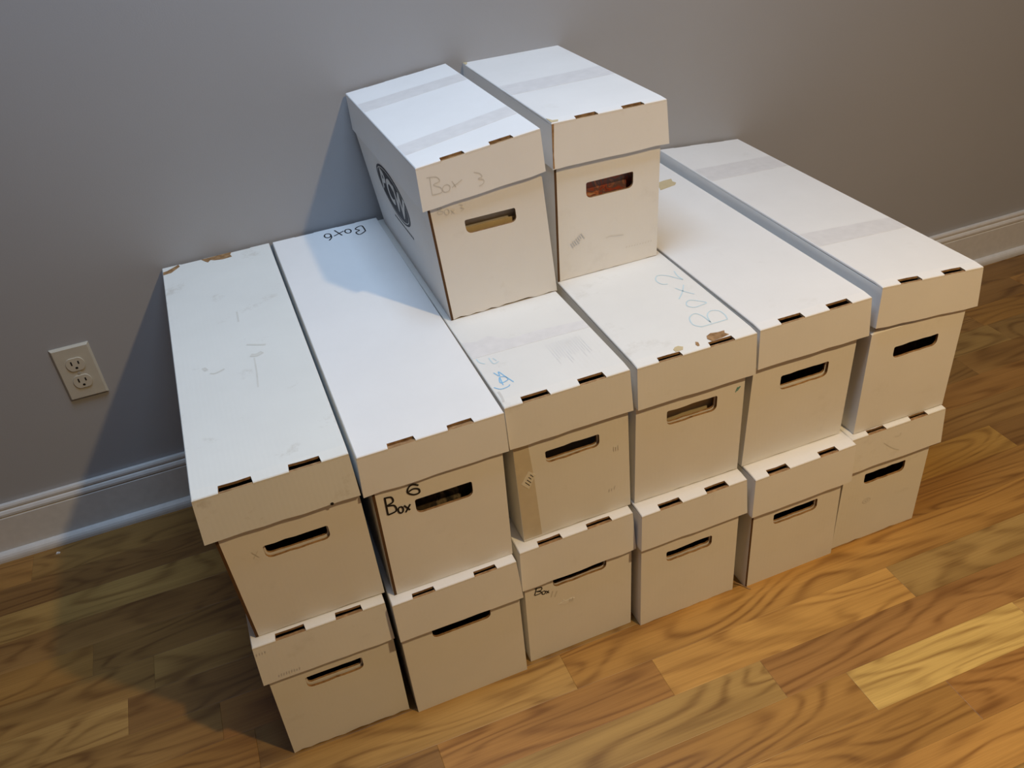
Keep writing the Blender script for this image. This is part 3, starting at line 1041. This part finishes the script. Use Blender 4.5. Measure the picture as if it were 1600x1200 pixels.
b = SB['MC']
ribbons('handwriting', [b.T([(0.085, 0.120), (0.110, 0.103), (0.122, 0.119), (0.147, 0.095), (0.175, 0.070)]), b.T([(0.147, 0.095), (0.105, 0.099), (0.085, 0.079), (0.148, 0.083), (0.147, 0.095)]),
                        b.T([(0.105, 0.099), (0.092, 0.070)]), b.T([(0.020, 0.071), (0.057, 0.059), (0.115, 0.060), (0.138, 0.065)])], b.top, 0.0017, M_SKYB, b.lid)['label'] = 'blue marker lettering'
ribbons('handwriting', [b.T([(0.033, 0.186), (0.040, 0.170), (0.071, 0.160)]), b.T([(0.124, 0.177), (0.130, 0.152), (0.178, 0.155)]), b.T([(0.150, 0.172), (0.165, 0.160)])], b.top, 0.0016, M_BLUE, b.lid)
ribbons('smear', [b.T([(0.030, 0.053), (0.028, 0.033), (0.020, 0.017)])], b.top, 0.0035, M_PENCIL, b.lid)
patch('packing_tape', b.T([(0.010, 0.262), (0.010, 0.190), (0.50, 0.187), (0.990, 0.183), (0.990, 0.216), (0.60, 0.228), (0.36, 0.226), (0.22, 0.262), (0.12, 0.250)]), b.top, M_TAPE, b.lid, 0.0003)
patch('packing_tape', b.F([(0.002, 0.995), (0.125, 0.995), (0.150, 0.60), (0.165, 0.02), (0.005, 0.02)]), b.front_m, M_TAPEB, b.body, 0.0003)
st = patch('sticker', b.F([(0.035, 0.597), (0.095, 0.526), (0.165, 0.643), (0.109, 0.702)]), b.front_m, M_STICK, b.body, 0.0006, 'small barcode sticker')


def ticks(sb, p0, p1, q0, n, width, mat, fn, parent, conv, name='printed_marks', lift=0.0009):
    """a row of short parallel strokes from p0 to p1, each reaching by q0"""
    S = []
    for i in range(n):
        t = i / (n - 1)
        a = (p0[0] + (p1[0] - p0[0]) * t, p0[1] + (p1[1] - p0[1]) * t)
        k = sb.rnd.uniform(0.6, 1.0)
        S.append(conv([a, (a[0] + q0[0] * k, a[1] + q0[1] * k)]))
    return ribbons(name, S, fn, width, mat, parent, lift, False)


ticks(b, (0.070, 0.605), (0.118, 0.665), (0.035, -0.045), 4, 0.0011, M_INK, b.front_m, st, b.F)
ticks(b, (0.86, 0.62), (0.90, 0.62), (0.0, 0.05), 3, 0.0010, M_FAINT, b.front_m, b.body, b.F)
ticks(b, (0.80, 0.22), (0.85, 0.23), (0.01, 0.04), 3, 0.0010, M_FAINT, b.front_m, b.body, b.F)
ticks(b, (0.58, 0.165), (0.86, 0.165), (0.0, -0.09), 14, 0.0008, M_TAPE, b.top, b.lid, b.T, 'scuffs', 0.0004)

b = SB['BC']
ribbons('handwriting', [b.F([(0.108, 0.925), (0.084, 0.842)]), b.F([(0.090, 0.918), (0.150, 0.910), (0.146, 0.878), (0.104, 0.880), (0.142, 0.862), (0.138, 0.842), (0.086, 0.840)]), b.F(ring((0.168, 0.835), 0.016, 0.020)), b.F([(0.190, 0.845), (0.216, 0.808)]), b.F([(0.216, 0.838), (0.190, 0.810)])], b.front_m, 0.0019, M_INK, b.body)['label'] = 'Box in black pen'
ribbons('handwriting', [b.F([(0.252, 0.815), (0.232, 0.745)]), b.F([(0.290, 0.795), (0.266, 0.730)])], b.front_m, 0.0020, M_PENCIL, b.body)['label'] = 'number 11 in pencil'
patch('tear', b.F([(0.296, 0.616), (0.330, 0.632), (0.343, 0.660), (0.365, 0.628), (0.405, 0.640), (0.449, 0.629), (0.424, 0.595), (0.348, 0.590)]), b.front_m, M_CLEAN, b.body, 0.0005)
ticks(b, (0.40, 0.60), (0.43, 0.60), (0.0, 0.04), 3, 0.0012, M_PENCIL, b.front_m, b.body, b.F)

b = SB['BF']
ribbons('handwriting', [b.LF([(0.463, 0.682), (0.516, 0.654), (0.526, 0.737)]), b.LF([(0.350, 0.604), (0.452, 0.361), (0.529, 0.236)])], b.lid_front, 0.0014, M_FAINT, b.lid)
ribbons('printed_marks', [b.F(ring((0.333, 0.505), 0.045, 0.030)), b.F(ring((0.333, 0.505), 0.018, 0.012))], b.front_m, 0.0012, M_PENCIL, b.body)

b = SB['MA']
patch('ink_dot', b.LF([(0.811 + 0.0115 * math.cos(i * math.pi / 5), 0.02 + 0.032 * math.sin(i * math.pi / 5)) for i in range(10)]), b.lid_front, M_INK, b.lid)
ribbons('handwriting', [b.F([(0.195, 0.810), (0.232, 0.746)]), b.F([(0.238, 0.806), (0.194, 0.748)])], b.front_m, 0.0008, M_FAINT, b.body)
patch('tear', b.T([(0.36, 0.995), (0.39, 0.978), (0.414, 0.968), (0.44, 0.980), (0.475, 0.972), (0.55, 0.966), (0.636, 0.969), (0.625, 0.983), (0.640, 0.998)]), b.top, M_KRAFT, b.lid, 0.0006, 'torn brown slot at the back of the lid')
patch('tear', b.T([(0.004, 0.955), (0.076, 0.958), (0.120, 0.972), (0.160, 0.985), (0.150, 0.998), (0.090, 0.984), (0.040, 0.974), (0.006, 0.972)]), b.top, M_KRAFT, b.lid, 0.0006, 'torn brown lid corner')
M_STAIN = plain('dull_stain', (0.66, 0.655, 0.61), 0.7)
for S, wd in (([(0.56, 0.485), (0.63, 0.474), (0.70, 0.464)], 0.004), ([(0.57, 0.435), (0.61, 0.430), (0.66, 0.436)], 0.009), ([(0.551, 0.652), (0.545, 0.600)], 0.003),
              ([(0.21, 0.435), (0.23, 0.420)], 0.006), ([(0.25, 0.405), (0.29, 0.400), (0.36, 0.408)], 0.003), ([(0.590, 0.42), (0.580, 0.36), (0.562, 0.30)], 0.0025)):
    ribbons('stain', [b.T(S)], b.top, wd, M_STAIN, b.lid, 0.0003)

b = SB['ME']
patch('tear', b.T([(0.640, 0.761), (0.700, 0.812), (0.800, 0.818), (0.872, 0.817), (0.850, 0.798), (0.865, 0.785), (0.826, 0.772)]), b.top, M_TAN, b.lid, 0.0006, 'torn tan patch on the lid')

b = SB['BA']
ticks(b, (0.123, 0.10), (0.276, 0.10), (0.004, 0.07), 9, 0.0012, M_PENCIL, b.lid_front, b.lid, b.LF)
ticks(b, (0.018, 0.79), (0.080, 0.80), (0.003, 0.06), 4, 0.0012, M_PENCIL, b.lid_front, b.lid, b.LF)

b = SB['T2']
ticks(b, (0.135, 0.33), (0.235, 0.40), (0.035, -0.055), 7, 0.0014, M_PENCIL, b.front_m, b.body, b.F)
ribbons('smear', [b.F([(0.478, 0.297), (0.525, 0.303), (0.557, 0.296), (0.653, 0.284)])], b.front_m, 0.0012, M_FAINT, b.body)
ticks(b, (0.68, 0.155), (0.93, 0.150), (0.01, 0.015), 10, 0.0012, M_FAINT, b.front_m, b.body, b.F)
patch('worn_corner', b.T([(0.002, 0.004), (0.060, 0.004), (0.075, 0.018), (0.030, 0.022), (0.012, 0.040), (0.002, 0.050)]), b.top, M_TAN, b.lid, 0.0005, 'worn tan lid corner')
patch('worn_corner', b.T([(0.002, 0.995), (0.030, 0.995), (0.050, 0.960), (0.025, 0.930), (0.002, 0.920)]), b.top, M_TAN, b.lid, 0.0005)
patch('worn_corner', b.LF([(0.0, 0.97), (0.020, 0.97), (0.014, 0.6), (0.010, 0.3), (0.014, 0.02), (0.0, 0.02)]), b.lid_front, M_KRAFT, b.lid, 0.0004, 'worn brown lid edge')

for key, loops in (('T1', [[(0.012, 0.805), (0.012, 0.690), (0.988, 0.713), (0.988, 0.815)], [(0.012, 0.235), (0.012, 0.130), (0.988, 0.191), (0.988, 0.290)]]),
                   ('T2', [[(0.012, 0.521), (0.012, 0.386), (0.988, 0.397), (0.988, 0.535)]]),
                   ('MF', [[(0.012, 0.800), (0.012, 0.700), (0.988, 0.730), (0.988, 0.822)], [(0.012, 0.300), (0.012, 0.222), (0.988, 0.240), (0.988, 0.305)]])):
    b = SB[key]
    for lp in loops:
        patch('packing_tape', b.T(lp), b.top, M_TAPE, b.lid, 0.0003)

# curled black tape at the foot of the box that juts forward
b = SB['BE']
V, F = [], []
n = 8
for i in range(n + 1):
    a = i / n
    x = -0.016 + 0.020 * a
    y = 0.018 - 0.024 * a + 0.004 * math.sin(a * 3.0)
    z = 0.0006 + 0.007 * (1 - a) ** 2
    V += [(x, y, z), (x + 0.003, y - 0.0015, z + 0.0006)]
for i in range(n):
    F.append((2 * i, 2 * i + 1, 2 * i + 3, 2 * i + 2))
tp = mesh_obj('loose_tape', V, F, M_KRAFT, b.root)
md = tp.modifiers.new('thickness', 'SOLIDIFY')
md.thickness = 0.0006

# a fleck of paint on the floor by the shoe moulding
fl = mesh_obj('paint_chip', [(-0.004, -0.002, 0.0002), (0.003, -0.003, 0.0002), (0.005, 0.001, 0.0002), (-0.001, 0.003, 0.0002),
                             (-0.003, -0.001, 0.0022), (0.002, -0.002, 0.0030), (0.003, 0.001, 0.0024), (-0.001, 0.002, 0.0030)],
              [(3, 2, 1, 0), (4, 5, 6, 7), (0, 1, 5, 4), (1, 2, 6, 5), (2, 3, 7, 6), (3, 0, 4, 7)], M_TRIM)
fl.location = (0.015, -0.050, 0.0)
tag(fl, 'tiny white paint chip on the floor below the outlet', 'chip')
